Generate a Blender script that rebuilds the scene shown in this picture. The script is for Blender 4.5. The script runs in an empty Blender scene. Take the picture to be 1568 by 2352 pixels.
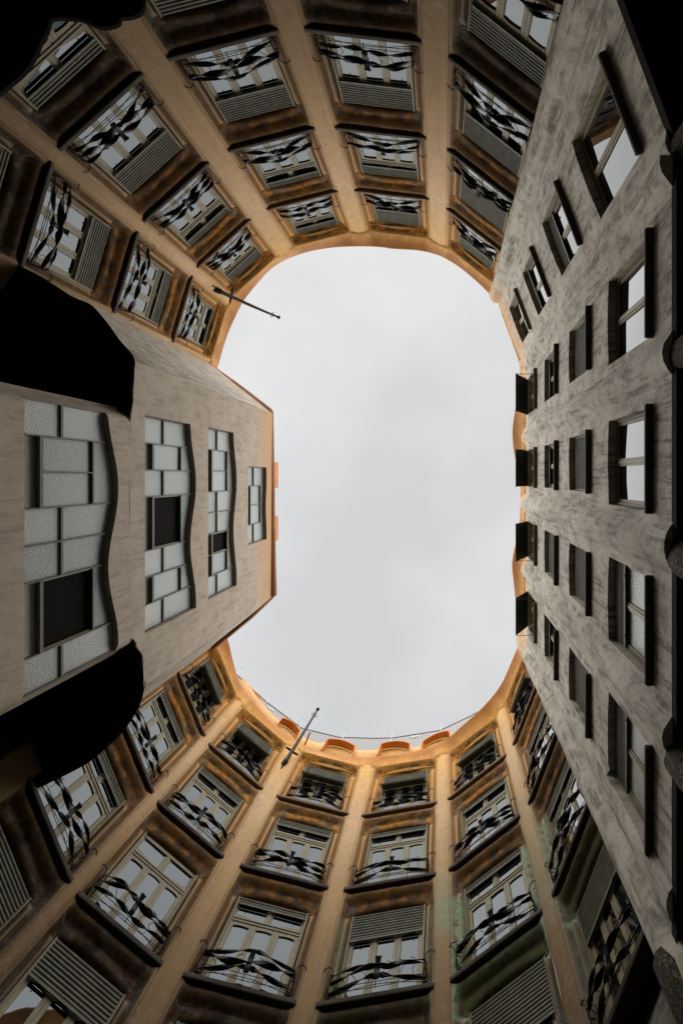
import bpy, math, random
from mathutils import Vector, Matrix, noise
random.seed(7)
SC = bpy.context.scene
COL = SC.collection
R = math.radians

# ------------------------------------------------------------------ camera
# straight up, lens shifted (the photograph's zenith is off-centre); X = picture right, Y = picture down, Z = up
FPX, ZX, ZY = 1045.0, 1016.0, 1097.0            # in a 1568 x 2352 picture
cd = bpy.data.cameras.new("camera")
cam = bpy.data.objects.new("camera", cd); COL.objects.link(cam)
cam.location = (0, 0, 0); cam.rotation_euler = (math.pi, 0, 0)
cd.sensor_fit = 'VERTICAL'; cd.sensor_height = 36; cd.sensor_width = 24
cd.lens = 36 * FPX / 2352
cd.shift_x = -(ZX - 784) / 2352; cd.shift_y = -(1176 - ZY) / 2352
cd.clip_start = 0.05; cd.clip_end = 2000
SC.camera = cam

# ------------------------------------------------------------------ sky, sun, exposure
SUN_EL, SUN_AZ = R(66), (-0.45, -0.9)           # direction towards the sun in plan
w = bpy.data.worlds.new("World"); SC.world = w; w.use_nodes = True
nt = w.node_tree; nt.nodes.clear()
def N(nt, t, **k):
    n = nt.nodes.new(t)
    for a, v in k.items(): setattr(n, a, v)
    return n
wo = N(nt, 'ShaderNodeOutputWorld'); bg = N(nt, 'ShaderNodeBackground'); bg.inputs[1].default_value = 0.05
sk = N(nt, 'ShaderNodeTexSky'); sk.sky_type = 'NISHITA'; sk.sun_disc = False
sk.sun_elevation = SUN_EL; sk.sun_rotation = math.atan2(SUN_AZ[0], SUN_AZ[1])
tc = N(nt, 'ShaderNodeTexCoord'); mp = N(nt, 'ShaderNodeMapping'); mp.inputs['Scale'].default_value = (1.6, 1.6, 2.2)
mp.inputs['Location'].default_value = (3.1, 1.4, 0.3)
nz = N(nt, 'ShaderNodeTexNoise'); nz.inputs['Scale'].default_value = 1.5; nz.inputs['Detail'].default_value = 5; nz.inputs['Roughness'].default_value = 0.45
rp = N(nt, 'ShaderNodeValToRGB')
rp.color_ramp.elements[0].position = 0.36; rp.color_ramp.elements[0].color = (3.38, 3.44, 3.45, 1)
rp.color_ramp.elements[1].position = 0.66; rp.color_ramp.elements[1].color = (4.18, 4.19, 4.17, 1)
mx = N(nt, 'ShaderNodeMix', data_type='RGBA'); mx.inputs[0].default_value = 0.96
L = nt.links.new
L(tc.outputs['Generated'], mp.inputs[0]); L(mp.outputs[0], nz.inputs['Vector']); L(nz.outputs['Fac'], rp.inputs[0])
L(sk.outputs[0], mx.inputs[6]); L(rp.outputs[0], mx.inputs[7]); L(mx.outputs[2], bg.inputs[0]); L(bg.outputs[0], wo.inputs[0])
sd = bpy.data.lights.new("sun", 'SUN'); sd.energy = 1.5; sd.angle = R(150); sd.color = (1, .97, .92)
sun = bpy.data.objects.new("sun", sd); COL.objects.link(sun)
h = math.cos(SUN_EL) / math.hypot(*SUN_AZ)
sun.rotation_euler = Vector((SUN_AZ[0]*h, SUN_AZ[1]*h, math.sin(SUN_EL))).to_track_quat('Z', 'Y').to_euler()
vs = SC.view_settings; vs.view_transform = 'Standard'; vs.look = 'None'; vs.exposure = 1.95; vs.gamma = 1
vs.use_curve_mapping = False
SC.cycles.max_bounces = 5; SC.cycles.diffuse_bounces = 1; SC.cycles.glossy_bounces = 2
SC.cycles.sample_clamp_indirect = 4

# ------------------------------------------------------------------ materials
def newmat(name):
    m = bpy.data.materials.new(name); m.use_nodes = True
    t = m.node_tree; b = t.nodes['Principled BSDF']
    return m, t, b
def col(t, c):
    n = N(t, 'ShaderNodeRGB'); n.outputs[0].default_value = (*c, 1); return n.outputs[0]
def mix(t, f, a, b, mode='MIX'):
    n = N(t, 'ShaderNodeMix', data_type='RGBA', blend_type=mode)
    for s, v in ((n.inputs[0], f), (n.inputs[6], a), (n.inputs[7], b)):
        if isinstance(v, (int, float)): s.default_value = v
        elif isinstance(v, tuple): s.default_value = (*v, 1)
        else: t.links.new(v, s)
    return n.outputs[2]
def math_(t, op, a, b=0.0, clamp=False):
    n = N(t, 'ShaderNodeMath', operation=op, use_clamp=clamp)
    for s, v in ((n.inputs[0], a), (n.inputs[1], b)):
        if isinstance(v, (int, float)): s.default_value = v
        else: t.links.new(v, s)
    return n.outputs[0]
def noise_(t, scale, detail=4, rough=.55, sc=(1, 1, 1), dist=0.0, kind='Object', loc=(0, 0, 0)):
    c = N(t, 'ShaderNodeTexCoord'); m = N(t, 'ShaderNodeMapping'); n = N(t, 'ShaderNodeTexNoise')
    m.inputs['Scale'].default_value = sc; m.inputs['Location'].default_value = loc
    n.inputs['Scale'].default_value = scale; n.inputs['Detail'].default_value = min(detail, 3)
    n.inputs['Roughness'].default_value = rough; n.inputs['Distortion'].default_value = dist
    t.links.new(c.outputs[kind], m.inputs[0]); t.links.new(m.outputs[0], n.inputs['Vector'])
    return n.outputs['Fac']
def ramp(t, f, stops):
    n = N(t, 'ShaderNodeValToRGB'); e = n.color_ramp.elements
    while len(e) < len(stops): e.new(0.5)
    for i, (p, c) in enumerate(stops):
        e[i].position = p; e[i].color = (*c, 1) if isinstance(c, tuple) else (c, c, c, 1)
    t.links.new(f, n.inputs[0]); return n.outputs[0]
def bump(t, b, hgt, strength=.4, dist=.02):
    n = N(t, 'ShaderNodeBump'); n.inputs['Strength'].default_value = strength; n.inputs['Distance'].default_value = dist
    t.links.new(hgt, n.inputs['Height']); t.links.new(n.outputs[0], b.inputs['Normal'])
def setb(b, **k):
    for a, v in k.items():
        s = b.inputs[a.replace('_', ' ')]
        s.default_value = (*v, 1) if isinstance(v, tuple) else v

def simple(name, c, rough=.6, metal=0.0, var=.35, scale=6, bmp=.2, sc=(1, 1, 1), spec=.5):
    m, t, b = newmat(name)
    n = noise_(t, scale, 5, .6, sc)
    dark = tuple(x*(1-var) for x in c); light = tuple(min(1, x*(1+var)) for x in c)
    t.links.new(ramp(t, n, [(.3, dark), (.7, light)]), b.inputs['Base Color'])
    setb(b, Roughness=rough, Metallic=metal); b.inputs['Specular IOR Level'].default_value = spec
    if bmp: bump(t, b, noise_(t, scale*6, 4, .6, sc), bmp, .01)
    return m

def facade_paint():
    """painted lime plaster: paint = (cove, jamb, storey tone with painted light falloff, green) masks set per vertex"""
    m, t, b = newmat("painted_plaster")
    at = N(t, 'ShaderNodeAttribute'); at.attribute_name = 'paint'
    sp = N(t, 'ShaderNodeSeparateColor'); t.links.new(at.outputs['Color'], sp.inputs[0])
    cove, jamb, tone, green = sp.outputs[0], sp.outputs[1], sp.outputs[2], at.outputs['Alpha']
    n1 = noise_(t, 1.6, 5, .6); n2 = noise_(t, 3.2, 6, .65, (1, 1, 1.6), .4, loc=(4, 2, 1)); n3 = noise_(t, 20, 5, .7)
    str_ = noise_(t, 6, 4, .6, (.3, 1, 1), .2, loc=(1, 5, 2))
    pil = ramp(t, tone, [(0, (.78, .45, .15)), (.25, (.74, .49, .27)), (.5, (.54, .345, .165)), (.75, (.27, .165, .07)), (1, (.11, .068, .03))])  # darkens storey by storey: darker paint plus light lost lower down
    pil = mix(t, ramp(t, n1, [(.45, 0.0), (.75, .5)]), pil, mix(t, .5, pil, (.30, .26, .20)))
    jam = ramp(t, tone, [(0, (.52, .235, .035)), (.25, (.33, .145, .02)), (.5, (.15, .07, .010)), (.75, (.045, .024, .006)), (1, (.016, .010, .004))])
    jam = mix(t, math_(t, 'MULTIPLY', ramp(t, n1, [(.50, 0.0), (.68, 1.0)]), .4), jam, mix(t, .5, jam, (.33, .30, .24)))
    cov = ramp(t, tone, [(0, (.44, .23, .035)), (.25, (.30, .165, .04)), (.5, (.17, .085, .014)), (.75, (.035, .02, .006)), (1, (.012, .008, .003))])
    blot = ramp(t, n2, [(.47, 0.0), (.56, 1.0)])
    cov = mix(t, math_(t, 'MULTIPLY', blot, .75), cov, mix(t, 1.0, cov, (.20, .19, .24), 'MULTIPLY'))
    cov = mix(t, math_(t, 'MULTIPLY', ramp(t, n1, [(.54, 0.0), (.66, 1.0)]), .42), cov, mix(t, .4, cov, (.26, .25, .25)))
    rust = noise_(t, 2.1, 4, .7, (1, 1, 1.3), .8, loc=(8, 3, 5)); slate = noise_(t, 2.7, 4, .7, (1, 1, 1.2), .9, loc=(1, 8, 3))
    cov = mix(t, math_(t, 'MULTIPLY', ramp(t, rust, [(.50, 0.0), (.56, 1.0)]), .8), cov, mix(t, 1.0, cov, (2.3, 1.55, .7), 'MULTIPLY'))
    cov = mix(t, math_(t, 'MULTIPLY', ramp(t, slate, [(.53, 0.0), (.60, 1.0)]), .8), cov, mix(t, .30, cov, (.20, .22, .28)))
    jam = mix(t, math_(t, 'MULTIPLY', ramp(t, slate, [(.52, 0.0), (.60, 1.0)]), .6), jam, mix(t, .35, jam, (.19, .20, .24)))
    drip = noise_(t, 5, 4, .75, (1, 1, .12), .2, loc=(6, 6, 6))
    pil = mix(t, ramp(t, drip, [(.52, 0.0), (.70, .28)]), pil, mix(t, 1.0, pil, (.55, .42, .25), 'MULTIPLY'))
    pil = mix(t, ramp(t, slate, [(.58, 0.0), (.66, .35)]), pil, (.30, .28, .25))
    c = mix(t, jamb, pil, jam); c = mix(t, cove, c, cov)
    gcol = mix(t, cove, (.30, .38, .25), (.065, .085, .015))
    c = mix(t, math_(t, 'MULTIPLY', green, ramp(t, n2, [(.36, .15), (.54, 1.0)])), c, gcol)
    c = mix(t, ramp(t, n3, [(.3, .32), (.55, 0.0)]), c, mix(t, .6, c, (.06, .035, .015)))
    c = mix(t, ramp(t, str_, [(.52, 0.0), (.75, .35)]), c, mix(t, 1.0, c, (1.5, 1.4, 1.3), 'MULTIPLY'))
    t.links.new(c, b.inputs['Base Color']); setb(b, Roughness=.72)
    b.inputs['Specular IOR Level'].default_value = .35
    hh = mix(t, .5, n3, noise_(t, 40, 4, .65, (1, 1, .5)))
    bump(t, b, hh, .7, .03)
    return m

def wall_plaster(name, base, dark, top, zt, streak=1.0):
    m, t, b = newmat(name)
    n1 = noise_(t, 1.1, 5, .6, (1, 0, .8)); st = noise_(t, 14, 6, .8, (.4, 0, 1), .0); fine = noise_(t, 30, 5, .8, (.3, 0, 1), .0)
    big = noise_(t, 1.3, 5, .75, (.7, 0, .9), .0, loc=(3, 7, 0))
    blot = noise_(t, 2.6, 4, .7, (1, 0, .8), .0, loc=(9, 0, 4)); vert = noise_(t, 7, 5, .8, (1, 0, .10), .0, loc=(2, 0, 8))
    c = mix(t, ramp(t, n1, [(.35, 0.0), (.7, .5)]), base, tuple(x*.72 for x in base))
    c = mix(t, math_(t, 'MULTIPLY', ramp(t, blot, [(.48, 0.0), (.66, 1.0)]), .5*streak), c, dark)
    c = mix(t, math_(t, 'MULTIPLY', math_(t, 'MULTIPLY', ramp(t, vert, [(.47, 0.0), (.60, 1.0)]), ramp(t, big, [(.40, 0.0), (.55, 1.0)])), .75*streak), c, dark)
    c = mix(t, math_(t, 'MULTIPLY', math_(t, 'MULTIPLY', ramp(t, st, [(.46, 0.0), (.58, 1.0)]), ramp(t, big, [(.40, 0.0), (.62, 1.0)])), .25*streak), c, dark)
    c = mix(t, ramp(t, fine, [(.32, .3*streak), (.48, 0.0)]), c, dark)
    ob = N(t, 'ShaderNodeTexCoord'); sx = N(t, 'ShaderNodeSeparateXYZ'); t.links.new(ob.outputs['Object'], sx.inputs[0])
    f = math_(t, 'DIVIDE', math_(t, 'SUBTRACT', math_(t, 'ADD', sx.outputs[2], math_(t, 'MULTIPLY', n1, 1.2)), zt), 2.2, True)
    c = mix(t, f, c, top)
    t.links.new(c, b.inputs['Base Color']); setb(b, Roughness=.75)
    b.inputs['Specular IOR Level'].default_value = .3
    bump(t, b, mix(t, .5, blot, fine), .3*streak+.08, .03)
    return m

def cornice_mat():
    m, t, b = newmat("orange_cornice_plaster")
    at = N(t, 'ShaderNodeAttribute'); at.attribute_name = 'paint'
    sp = N(t, 'ShaderNodeSeparateColor'); t.links.new(at.outputs['Color'], sp.inputs[0])
    n = noise_(t, 1.2, 5, .6); s = noise_(t, 4, 4, .6, (1, 1, .4))
    f = math_(t, 'ADD', sp.outputs[0], math_(t, 'MULTIPLY', math_(t, 'SUBTRACT', n, .5), .9), True)
    c = ramp(t, f, [(0, (.68, .38, .11)), (.35, (.64, .29, .03)), (.65, (.48, .18, .009)), (1, (.44, .155, .008))])
    c = mix(t, ramp(t, s, [(.42, 0.0), (.7, .6)]), c, (.36, .145, .02))
    c = mix(t, ramp(t, noise_(t, 11, 4, .7, (1, 1, .5)), [(.35, .35), (.55, 0.0)]), c, (.22, .11, .035))
    t.links.new(c, b.inputs['Base Color']); setb(b, Roughness=.65)
    b.inputs['Specular IOR Level'].default_value = .35
    bump(t, b, noise_(t, 9, 4, .75), .5, .04)
    return m

def glass_mat(name, tint, ior, rough, bmp=0, base=(.012, .013, .012)):
    m, t, b = newmat(name)
    setb(b, Base_Color=base, Roughness=rough, IOR=ior)
    b.inputs['Specular Tint'].default_value = (*tint, 1)
    if bmp: bump(t, b, noise_(t, 26, 3, .5, (1, 1, 1), .4), bmp, .02)
    else: bump(t, b, noise_(t, 1.3, 1, .4), .04, .02)
    return m
def obscure_glass():
    m, t, b = newmat("obscure_glass")
    pi = N(t, 'ShaderNodeObjectInfo')
    c = ramp(t, pi.outputs['Random'], [(0, (.13, .165, .16)), (.5, (.20, .245, .24)), (1, (.29, .315, .30))])
    t.links.new(c, b.inputs['Base Color']); setb(b, Roughness=.25, IOR=1.6)
    bump(t, b, noise_(t, 30, 3, .55, (1, 1, 1), .6, 'Object'), .55, .02)
    return m

M = {}
M['paint'] = facade_paint()
M['cornice'] = cornice_mat()
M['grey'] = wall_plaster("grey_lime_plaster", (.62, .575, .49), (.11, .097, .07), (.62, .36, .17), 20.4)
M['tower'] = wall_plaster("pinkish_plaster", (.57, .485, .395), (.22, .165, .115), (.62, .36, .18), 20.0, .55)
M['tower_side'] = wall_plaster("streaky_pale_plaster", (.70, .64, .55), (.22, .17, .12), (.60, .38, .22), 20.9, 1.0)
M['frame'] = simple("olive_window_paint", (.25, .215, .125), .5, 0, .22, 9, .1)
M['blind'] = simple("grey_green_slats", (.115, .115, .078), .55, 0, .3, 3, .1)
M['bar'] = simple('dark_glazing_bar', (.085, .078, .05), .55, 0, .25, 6, .1)
M['blind_dark'] = simple("dark_canvas", (.035, .032, .022), .8, 0, .2, 14, .1)
M['glass'] = glass_mat("window_glass", (.84, .93, 1), 1.78, .012)
M['frost'] = obscure_glass()
M['iron'] = simple("wrought_iron", (.009, .009, .010), .36, .0, .5, 7, .25, spec=.14)
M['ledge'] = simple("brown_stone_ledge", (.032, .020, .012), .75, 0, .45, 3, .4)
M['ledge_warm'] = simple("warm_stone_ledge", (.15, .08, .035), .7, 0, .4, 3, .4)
M['void'] = simple("interior_shade", (.008, .006, .005), .9, 0, .2, 3, 0, spec=.1)  # near-black sheets stand in for the unlit depth of openings
M['soffit'] = simple("shade_soffit_plaster", (.014, .012, .010), .9, 0, .3, 1, .3, spec=.15)  # near-black base colour takes in the shade on undersides
M['orange'] = simple("orange_lime_wash", (.66, .22, .03), .65, 0, .22, 2.5, .2)
M['yellow'] = simple("yellow_lime_wash", (.56, .30, .085), .65, 0, .2, 2, .2)
M['tan'] = simple("tan_turret_plaster", (.60, .42, .26), .7, 0, .2, 2, .3)
M['brown'] = simple("brown_orange_trim", (.36, .13, .025), .6, 0, .25, 2, .2)
M['galv'] = simple("galvanised_steel", (.34, .37, .38), .45, .6, .15, 8, .1)
M['wire'] = simple("mesh_wire", (.48, .49, .50), .5, .1, .1, 8, 0)
M['rail'] = simple("dark_rail_paint", (.03, .034, .037), .5, .3, .2, 8, 0)
M['pole'] = simple("dark_bronze_pole", (.085, .085, .07), .45, .5, .3, 6, .2)
def granite():
    m, t, b = newmat("rough_granite")
    n = noise_(t, 16, 5, .7, (1, 1, .6), .6)
    t.links.new(ramp(t, n, [(.42, (.012, .010, .005)), (.56, (.05, .04, .018)), (.7, (.22, .18, .09))]), b.inputs['Base Color'])
    setb(b, Roughness=.85); bump(t, b, n, 1.0, .08); return m
M['granite'] = granite()
def paving():
    m, t, b = newmat("dark_stone_paving")
    c = N(t, 'ShaderNodeTexCoord'); v = N(t, 'ShaderNodeTexBrick'); v.inputs['Scale'].default_value = 1.2
    v.inputs['Color1'].default_value = (.055, .052, .048, 1); v.inputs['Color2'].default_value = (.075, .07, .062, 1)
    v.inputs['Mortar'].default_value = (.03, .028, .025, 1); t.links.new(c.outputs['Object'], v.inputs[0])
    t.links.new(v.outputs[0], b.inputs['Base Color']); setb(b, Roughness=.8); return m
M['paving'] = paving()

# ------------------------------------------------------------------ mesh helpers
class MB:
    def __init__(s): s.v = []; s.f = []; s.mi = []
    def quadgrid(s, rows, closed=False):
        n = len(rows[0]); o = len(s.v)
        for r in rows: s.v += [tuple(p) for p in r]
        for i in range(len(rows)-1):
            for j in range(n if closed else n-1):
                k = (j+1) % n
                s.f.append((o+i*n+j, o+i*n+k, o+(i+1)*n+k, o+(i+1)*n+j))
        return s
    def box(s, x0, x1, y0, y1, z0, z1):
        o = len(s.v)
        s.v += [(x, y, z) for z in (z0, z1) for y in (y0, y1) for x in (x0, x1)]
        s.f += [tuple(o+i for i in q) for q in ((0, 2, 3, 1), (4, 5, 7, 6), (0, 1, 5, 4), (2, 6, 7, 3), (0, 4, 6, 2), (1, 3, 7, 5))]
        return s
    def tube(s, pts, r, n=6, cap=True):
        pts = [Vector(p) for p in pts]; rows = []
        up = Vector((0.13, .21, 1)).normalized()
        for i, p in enumerate(pts):
            d = (pts[min(i+1, len(pts)-1)] - pts[max(i-1, 0)]).normalized()
            a = d.cross(up)
            if a.length < .05: a = d.cross(Vector((1, 0, 0)))
            a.normalize(); b = d.cross(a)
            rr = r[i] if isinstance(r, (list, tuple)) else r
            rows.append([p + a*math.cos(2*math.pi*k/n)*rr + b*math.sin(2*math.pi*k/n)*rr for k in range(n)])
        o = len(s.v); s.quadgrid(rows, True)
        if cap:
            s.f.append(tuple(range(o+n-1, o-1, -1))); e = o+(len(pts)-1)*n; s.f.append(tuple(range(e, e+n)))
        return s
    def prism(s, poly, z0, z1):
        o = len(s.v); n = len(poly)
        s.v += [(p[0], p[1], z0) for p in poly] + [(p[0], p[1], z1) for p in poly]
        s.f.append(tuple(range(o+n-1, o-1, -1))); s.f.append(tuple(range(o+n, o+2*n)))
        for i in range(n): j = (i+1) % n; s.f.append((o+i, o+j, o+n+j, o+n+i))
        return s
    def mesh(s, name, mat, smooth=False, paint=None):
        me = bpy.data.meshes.new(name); me.from_pydata([tuple(p) for p in s.v], [], s.f); me.update()
        me.materials.append(M[mat])
        if smooth: me.polygons.foreach_set('use_smooth', [True]*len(me.polygons))
        if paint:
            a = me.color_attributes.new('paint', 'FLOAT_COLOR', 'POINT')
            a.data.foreach_set('color', [x for p in paint for x in p])
        return me
WM = {}
def put(name, data, parent=None, mw=Matrix(), smooth_angle=None):
    o = bpy.data.objects.new(name, data); COL.objects.link(o)
    WM[o.name] = mw.copy()
    if parent is not None:
        o.parent = parent; o.matrix_basis = WM[parent.name].inverted() @ mw
    else: o.matrix_basis = mw
    return o
def thing(name, label, cat, loc, group=None):
    o = put(name, None, None, Matrix.Translation(loc)); o.empty_display_size = .3
    o['label'] = label; o['category'] = cat
    if group: o['group'] = group
    return o
def tag(o, label, cat, group=None):
    o['label'] = label; o['category'] = cat
    if group: o['group'] = group
    return o
def P(u, v, z): return Vector(((u-ZX)*z/FPX, (v-ZY)*z/FPX, z))
T_ = Matrix.Translation
def lerp(a, b, t): return a+(b-a)*t
def sst(a, b, x):
    t = max(0, min(1, (x-a)/(b-a))); return t*t*(3-2*t)
def pw(pts, x):
    if x <= pts[0][0]: return pts[0][1]
    for (a, p), (b, q) in zip(pts, pts[1:]):
        if x <= b: return lerp(p, q, sst(a, b, x))
    return pts[-1][1]
def bevel(me, wd=.01, seg=2):
    import bmesh
    bm = bmesh.new(); bm.from_mesh(me)
    bmesh.ops.bevel(bm, geom=bm.edges[:], offset=wd, segments=seg, affect='EDGES', profile=.5)
    bm.to_mesh(me); bm.free(); return me
def frame_of(A, B):
    """matrix: x along A->B, y into the courtyard, z up; right-handed when walking clockwise in the picture"""
    A, B = Vector((*A, 0)), Vector((*B, 0)); x = (B-A).normalized(); y = Vector((0, 0, 1)).cross(x)
    m = Matrix((x, y, Vector((0, 0, 1)))).transposed().to_4x4(); m.translation = A
    return m, (B-A).length

GROUND = -1.6
LEV = [18.8, 15.4, 12.0, 8.6]           # ledge undersides, top storey first
ST = 3.4
HEAD = 2.74                             # window head above the ledge underside
ZTOP = 21.98

# ------------------------------------------------------------------ ground
g = put('ground', MB().quadgrid([[(-600, -600, 0), (600, -600, 0)], [(-600, 600, 0), (600, 600, 0)]]).mesh('ground', 'paving'), None, T_((0, 0, GROUND)))
g['kind'] = 'structure'

# ------------------------------------------------------------------ shared part meshes
UNIT = MB().box(-.5, .5, -.5, .5, -.5, .5)
PANE = {'glass': UNIT.mesh('pane', 'glass'), 'frost': UNIT.mesh('pane', 'frost')}
def pane(parent, mw, x0, x1, z0, z1, y, mat='glass', tilt=.5):
    o = Matrix.Translation(((x0+x1)/2, y, (z0+z1)/2))
    rot = Matrix.Rotation(R(random.uniform(-tilt, tilt)), 4, 'X') @ Matrix.Rotation(R(random.uniform(-tilt, tilt)), 4, 'Z')
    return put('pane', PANE[mat], parent, mw @ o @ rot @ Matrix.Diagonal((x1-x0, .012, z1-z0, 1)))

FR = {}
def french_frame(w_, h_):
    """three leaves below a transom, two lights above; x centred, z from 0, y = 0 is the glass plane"""
    key = ('f', round(w_, 2), round(h_, 2))
    if key in FR: return FR[key]
    m = MB(); hw = w_/2; tz = h_*.735; lights = []
    for s in (-1, 1):                                   # outer jamb and blind guide rails
        m.box(min(s*hw, s*(hw-.085)), max(s*hw, s*(hw-.085)), -.05, .07, 0, h_)
        a, b = sorted((s*(hw-.002), s*(hw-.04))); m.box(a, b, .07, .13, 0, h_)
        a, b = sorted((s*(hw-.05), s*(hw-.07))); m.box(a, b, .07, .10, 0, h_)
    m.box(-hw+.085, hw-.085, -.05, .05, 0, .10)
    m.box(-hw+.085, hw-.085, -.05, .065, tz, tz+.11); m.box(-hw+.085, hw-.085, .065, .085, tz+.07, tz+.10)
    m.box(-hw+.085, hw-.085, -.05, .055, h_-.09, h_)
    iw = w_-.17; lw = iw/3; x0 = -hw+.085
    for i in range(3):
        a, b = x0+i*lw, x0+(i+1)*lw; st = .095
        m.box(a+.004, a+st, -.02, .045, .1, tz); m.box(b-st, b-.004, -.02, .045, .1, tz)
        for xa, xb in ((a+st-.0, a+st+.02), (b-st-.02, b-st)): m.box(xa, xb, -.02, .028, .1, tz)
        m.box(a+st, b-st, -.02, .043, .1, .22)
        # arched head of the leaf
        n = 8; o = len(m.v); za, zb = tz-.12, tz-.095
        xs = [lerp(a+st+.02, b-st-.02, k/n) for k in range(n+1)]
        zs = [za+(zb-za)*(1-(2*k/n-1)**2) for k in range(n+1)]
        m.quadgrid([[(x, .044, tz) for x in xs], [(x, .044, z) for x, z in zip(xs, zs)], [(x, -.02, z) for x, z in zip(xs, zs)]])
        lights.append((a+st, b-st, .2, tz-.05))
    m.box(-.055, .055, -.03, .05, tz+.11, h_-.09); m.box(-.014, .014, .05, .065, tz+.11, h_-.09)
    for a, b in ((x0, -.055), (.055, hw-.085)):
        m.box(a, a+.06, -.02, .03, tz+.11, h_-.09); m.box(b-.06, b, -.02, .03, tz+.11, h_-.09)
        n = 8; xs = [lerp(a+.06, b-.06, k/n) for k in range(n+1)]
        q = [k/n if a < 0 and b < 0 else 1-k/n for k in range(n+1)]
        zs = [tz+.13+.10*(1-sst(0, 1, v)) for v in q]
        m.quadgrid([[(x, .03, tz+.10) for x in xs], [(x, .03, z) for x, z in zip(xs, zs)], [(x, -.02, z) for x, z in zip(xs, zs)]])
        lights.append((a+.05, b-.05, tz+.10, h_-.08))
    FR[key] = (m.mesh('window_frame', 'frame'), lights); return FR[key]
BL = {}
def blind_mesh(w_, h_, pitch=.085, mat='blind'):
    key = (round(w_, 2), round(h_, 2), mat)
    if key in BL: return BL[key]
    m = MB(); n = max(1, int(h_/pitch)); prof = []
    for i in range(n):
        z = -i*pitch
        prof += [(.0, z), (.012, z-pitch*.2), (.014, z-pitch*.5), (.002, z-pitch*.74), (-.03, z-pitch*.76), (-.03, z-pitch*.98)]
    m.quadgrid([[(-w_/2, y, z) for y, z in prof], [(w_/2, y, z) for y, z in prof]])
    zb = -n*pitch; m.box(-w_/2, w_/2, -.014, .02, zb-.055, zb)
    m.box(-w_/2, w_/2, -.04, -.034, zb, 0)
    for s in (-.36, .36): m.box(s*w_-.012, s*w_+.012, .0, .05, zb-.075, zb-.03)
    BL[key] = m.mesh('roller_blind', mat); return BL[key]
_a = MB()
def arm_mesh():
    m = MB(); m.tube([(0, 0, 0), (0, .3, -.06), (0, .62, -.30)], .012, 5); m.tube([(0, .62, -.30), (-.05, .64, -.30)], .03, 6); return m.mesh('blind_arm', 'rail')
ARM = arm_mesh()

def french_window(parent, mw, w_, h_, blind=0.1, tilt=False, label=None):
    me, lights = french_frame(w_, h_)
    win = put('window', me, parent, mw)
    for (a, b, c, d) in lights: pane(win, mw, a, b, c, d, .0)
    if tilt:
        up = h_*blind*.62
        put('roller_blind', blind_mesh(w_-.12, up), win, mw @ T_((0, .105, h_-.02)))
        fl = h_*blind*.42
        put('blind_flap', blind_mesh(w_-.12, fl), win, mw @ T_((0, .105, h_-.05-up)) @ Matrix.Rotation(R(58), 4, 'X'))
        for s in (-1, 1):
            put('blind_arm', ARM, win, mw @ T_((s*(w_/2-.02), .1, h_-.02-up-fl*.2)) @ Matrix.Diagonal((1, fl*1.35, fl*1.3, 1)))
    elif blind > .02:
        put('roller_blind', blind_mesh(w_-.12, h_*blind), win, mw @ T_((0, .105, h_-.01)))
    return win

# -- balcony railing: sheet-iron ribbons twisted between a centre plate and curled end brackets
def ribbon(zc, phase, turns, wid, y_off):
    m = MB(); rows = []; n = 56
    for i in range(n+1):
        x = lerp(-1.2, 1.2, i/n); q = 1-(x/1.2)**2
        th = phase + turns*math.pi*(x/1.2) + .35*math.sin(3*x)
        wd = wid*(.62+.38*q)*(.72 if abs(x) < .1 else 1)*.5
        c = Vector((x, y_off+.16*q, zc+.08*math.sin(2.0*x+2.3*phase)+.04*math.sin(4.3*x+3*phase)))
        d = Vector((0, math.cos(th), math.sin(th)))*wd; t = Vector((0, -math.sin(th), math.cos(th)))*.005
        cup = Vector((0, -math.sin(th), math.cos(th)))*wd*.22
        rows.append([c-d+t, c+cup+t, c+d+t, c+d-t, c+cup-t, c-d-t])
    m.quadgrid(rows, True); return m.mesh('twisted_ribbon', 'iron', True)
def rib_set(k):
    rr = random.Random(k*17+3)
    return [ribbon(z+rr.uniform(-.07, .07), p+rr.uniform(-1.6, 1.6), t*rr.uniform(.65, 1.2), wd*rr.uniform(.6, 1.05), y) for z, p, t, wd, y in ((.34, .3, 1.9, .15, -.02), (.56, 1.5, -1.6, .18, .05), (.80, .2, 1.8, .15, .0))]
RIBS = [rib_set(k) for k in range(9)]
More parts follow.
